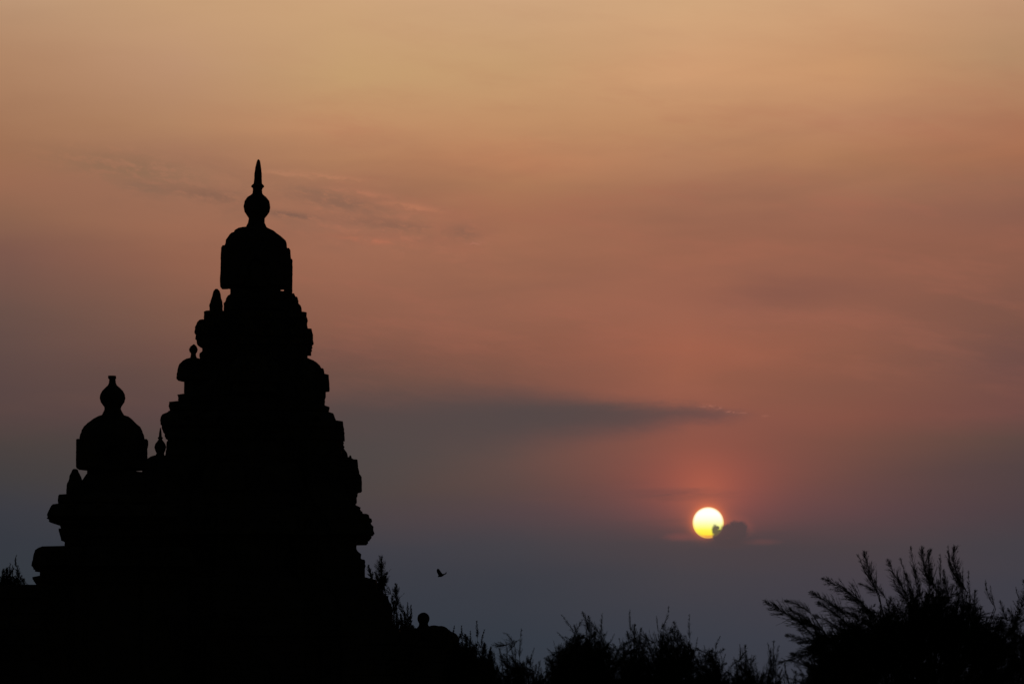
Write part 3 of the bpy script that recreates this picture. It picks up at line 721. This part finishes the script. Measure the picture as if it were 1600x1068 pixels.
# big casuarina, lower right
big = [(1193, 938, 1264, 985, -.07, 0), (1226, 938, 1270, 960, -.12), (1265, 924.5, 1327, 966, -.08), (1285, 904, 1350, 945, -.10), (1246, 1005, 1290, 993, .05),
 (1340, 866, 1369, 921, .06, 1), (1350.6, 861, 1373, 927, .08), (1341, 911, 1374, 929, -.1), (1386, 874, 1418, 930, .05), (1406, 869, 1426, 922, .05, 1), (1423, 850.5, 1433, 917, .03, 1),
 (1440, 854, 1463, 922, .18), (1453, 858, 1467, 925, .2), (1469, 866, 1470, 930, 0, 1), (1482, 853, 1509, 920, .25, 1), (1492, 853, 1512, 925, .24), (1482, 863.6, 1501, 915, .12, 1), (1474, 890, 1483, 932, .05),
 (1513, 892, 1517, 945, .02, 1), (1524, 921, 1525, 962, .05), (1540, 906, 1554, 948, .15, 1), (1547, 913, 1556, 950, .1, 1), (1563, 937, 1574, 968, .1),
 (1366, 905, 1385, 935, .1), (1395, 905, 1420, 940, .1), (1430, 890, 1440, 940, 0), (1450, 890, 1455, 940, 0), (1500, 895, 1505, 945, 0), (1415, 895, 1430, 940, .05),
 (1232, 950, 1290, 990, -.05), (1300, 945, 1345, 970, -.05), (1238, 966, 1300, 1000, -.1), (1246, 982, 1305, 1006, -.05), (1228, 992, 1290, 1008, .03), (1275, 940, 1325, 975, -.08), (1215, 1035, 1280, 1012, .05), (1235, 1022, 1300, 1003, .06), (1262, 1012, 1320, 992, .04), (1270, 960, 1320, 985, -.05), (1320, 930, 1365, 960, -.05)]
shrub('casuarina_tree', 'large feathery casuarina filling the lower right, its plumes reaching up and out to the left', 'tree', 40, 1440, big,
      [(1258, 1010), (1290, 982), (1330, 962), (1365, 942), (1400, 932), (1440, 918), (1500, 922), (1530, 945), (1570, 968), (1590, 982)], 400, 1, (50, 95), 38, .9, .25, G, 0, bottom=1125)
shrub('casuarina_tree', 'feathery casuarina cut off by the right edge, behind the large one', 'tree', 44, 1625, [(1587, 917, 1602, 955, .1, 1), (1583, 938, 1600, 962, .1, 1), (1600, 905, 1610, 960, 0), (1575, 950, 1592, 985, 0)],
      [(1568, 985), (1590, 950), (1620, 925), (1680, 920), (1710, 960)], 110, 2, (45, 80), 30, .8, .3, G, 0, bottom=1125)
shrub('bush', 'low tangled bush under the left branches of the large casuarina, sky showing through', 'bush', 37, 1285, [(1232, 1030, 1270, 1045, -.05), (1250, 1028, 1275, 1050, 0)],
      [(1215, 1060), (1245, 1040), (1300, 1035), (1345, 1045), (1390, 1045)], 34, 3, (30, 55), 55, .5, .5, G, 0, bottom=1130)
# middle row
shrub('bush', 'spiky bush, tallest of the middle row, with three long plumes leaning outward', 'bush', 36, 912, [(877.5, 960, 899, 992, -.03, 1), (910, 955, 922, 990, -.04), (941, 957, 940, 992, .03, 1), (960, 990, 946, 1015, 0, 1), (871, 987, 893, 1012, 0, 1), (855, 1012, 878, 1035, 0, 1), (920, 962, 925, 1000, 0), (897, 975, 906, 1003, 0), (929, 978, 929, 1005, 0)],
      [(852, 1035), (868, 1012), (890, 998), (912, 982), (935, 985), (952, 1005), (966, 1025)], 105, 4, (35, 65), 40, .6, .35, G, 0, bottom=1120)
shrub('bush', 'small rounded bush second in the middle row, one thin whip above it', 'bush', 38, 988, [(984, 952, 986, 990, .05, 1), (967, 995, 975, 1025, 0, 1), (980, 985, 985, 1015, 0), (992, 975, 991, 1010, 0), (1002, 980, 998, 1015, .03), (1010, 995, 1002, 1020, 0)],
      [(960, 1035), (975, 1005), (992, 992), (1005, 1003), (1018, 1030)], 66, 5, (30, 55), 28, .5, .4, G, 0, bottom=1120)
shrub('bush', 'dense bush in the centre of the middle row, a bent whip at its left side', 'bush', 38, 1052, [(1045, 947, 1031, 985, -.15, 1), (1026, 962, 1029, 990, 0, 1), (1020, 987, 1026, 1010, 0, 1), (1060, 982, 1058, 1008, 0), (1077, 960, 1077, 1000, 0, 1), (1090, 995, 1085, 1020, 0, 1), (1033, 985, 1035, 1012, 0), (1048, 992, 1050, 1015, 0)],
      [(1010, 1030), (1025, 1002), (1045, 995), (1065, 992), (1080, 1003), (1096, 1030)], 92, 6, (30, 55), 28, .5, .4, G, 0, bottom=1120)
shrub('bush', 'low bush right of the centre with a single thin shoot curving right', 'bush', 39, 1112, [(1126, 992, 1118, 1018, .12, 1), (1100, 1007, 1104, 1030, 0, 1), (1108, 1010, 1109, 1030, 0, 1), (1134, 1020, 1128, 1040, 0, 1)],
      [(1088, 1040), (1102, 1022), (1118, 1022), (1132, 1035), (1142, 1050)], 52, 7, (25, 45), 28, .4, .4, G, 0, bottom=1118)
shrub('bush', 'small pointed bush between the centre bushes and the large casuarina', 'bush', 39, 1163, [(1156, 1005, 1158, 1030, 0, 1), (1165, 1015, 1166, 1035, 0), (1146, 1026, 1152, 1042, 0, 1), (1175, 1022, 1172, 1040, 0, 1)],
      [(1138, 1050), (1150, 1030), (1165, 1022), (1180, 1032), (1195, 1050)], 52, 8, (25, 45), 28, .4, .4, G, 0, bottom=1118)
shrub('grass_tuft', 'tuft of thin upright stems just left of the large casuarina', 'grass', 38, 1207, [(1200, 1003, 1204, 1050, -.05, 1), (1209, 998, 1208, 1050, 0, 1), (1217, 1008, 1212, 1050, .05, 1), (1204, 1012, 1206, 1050, 0, 1)],
      [(1180, 1050), (1200, 1040), (1212, 1036), (1232, 1044)], 60, 9, (25, 45), 20, .3, .8, G, 0, bottom=1118)
shrub('bush', 'straggly bush at the right end of the low wall', 'bush', 60, 728, [(710, 977, 706, 1000, 0, 1), (721, 977, 723, 1005, 0, 1), (745, 968, 746, 1000, 0, 1), (757, 983, 752, 1010, .05, 1), (735, 985, 736, 1010, 0, 1), (727, 990, 730, 1012, 0), (757, 1003, 754, 1025, 0), (767, 1010, 764, 1030, 0)],
      [(696, 1010), (712, 995), (735, 1000), (752, 1012), (772, 1035)], 120, 10, (30, 52), 28, .8, .4, G, 0, M=LEAF2, bottom=1110, minr=.0030)
shrub('bush', 'low weedy bush left of the spiky one, thin blades poking up', 'bush', 42, 803, [(790, 1001, 793, 1026, -.05, 1), (801, 1000, 806, 1030, -.08, 1), (815, 983, 812, 1030, .04, 1), (835, 1010, 829, 1035, .05, 1), (845, 1030, 840, 1050, 0, 1), (780, 1012, 785, 1035, 0)],
      [(748, 1030), (775, 1022), (795, 1018), (815, 1032), (838, 1045), (862, 1052)], 95, 11, (25, 48), 35, .5, .5, G, 0, M=LEAF2, bottom=1115)
# saplings behind the tower
G2 = 'saplings behind the temple'
shrub('fir_sapling', 'small fir-like sapling rising behind the right shoulder of the tall tower', 'tree', 112, 594, [(595, 867.5, 597, 925, 0), (595.5, 880, 597, 925, 0), (575, 882, 582, 905, 0), (605, 893, 598, 915, .05), (586, 893, 593, 912, 0), (606, 903, 598, 915, .1)],
      [(578, 905), (592, 890), (604, 905)], 14, 12, (22, 34), 40, .5, .3, G2, 0, M=LEAF2, bottom=945, minr=.006)
shrub('fir_sapling', 'slim upright sapling right of the fir-like one behind the tall tower', 'tree', 110, 620, [(618.5, 911, 620, 950, 0), (619, 925, 620, 970, 0, 1), (601, 920, 604, 945, 0, 1), (613, 930, 617, 960, 0)],
      [(612, 955), (619, 935), (627, 955)], 34, 13, (28, 42), 8, .5, .6, G2, 0, M=LEAF2, bottom=1030, minr=.006)
shrub('fir_sapling', 'short two-pointed sapling left of the round-headed statue', 'tree', 108, 634, [(637, 940, 637, 968, 0, 1), (642.5, 943, 641, 975, 0, 1), (626, 958, 629, 980, 0), (632, 955, 634, 980, 0)],
      [(621, 978), (632, 962), (644, 962), (650, 980)], 40, 14, (22, 36), 15, .5, .5, G2, 0, M=LEAF2, bottom=1030, minr=.006)
shrub('bush', 'faint bush at the left edge, rising behind the flat-topped wall', 'bush', 108, 10, [(16, 879, 16, 908, .05, 1), (20, 883, 20, 910, 0, 1), (4, 892, 6, 915, 0), (28, 883, 26, 910, 0, 1), (10, 886, 11, 910, 0)],
      [(-30, 903), (0, 896), (20, 896), (40, 910)], 110, 15, (22, 36), 15, .6, .4, G2, 0, M=LEAF2, bottom=960, minr=.006)
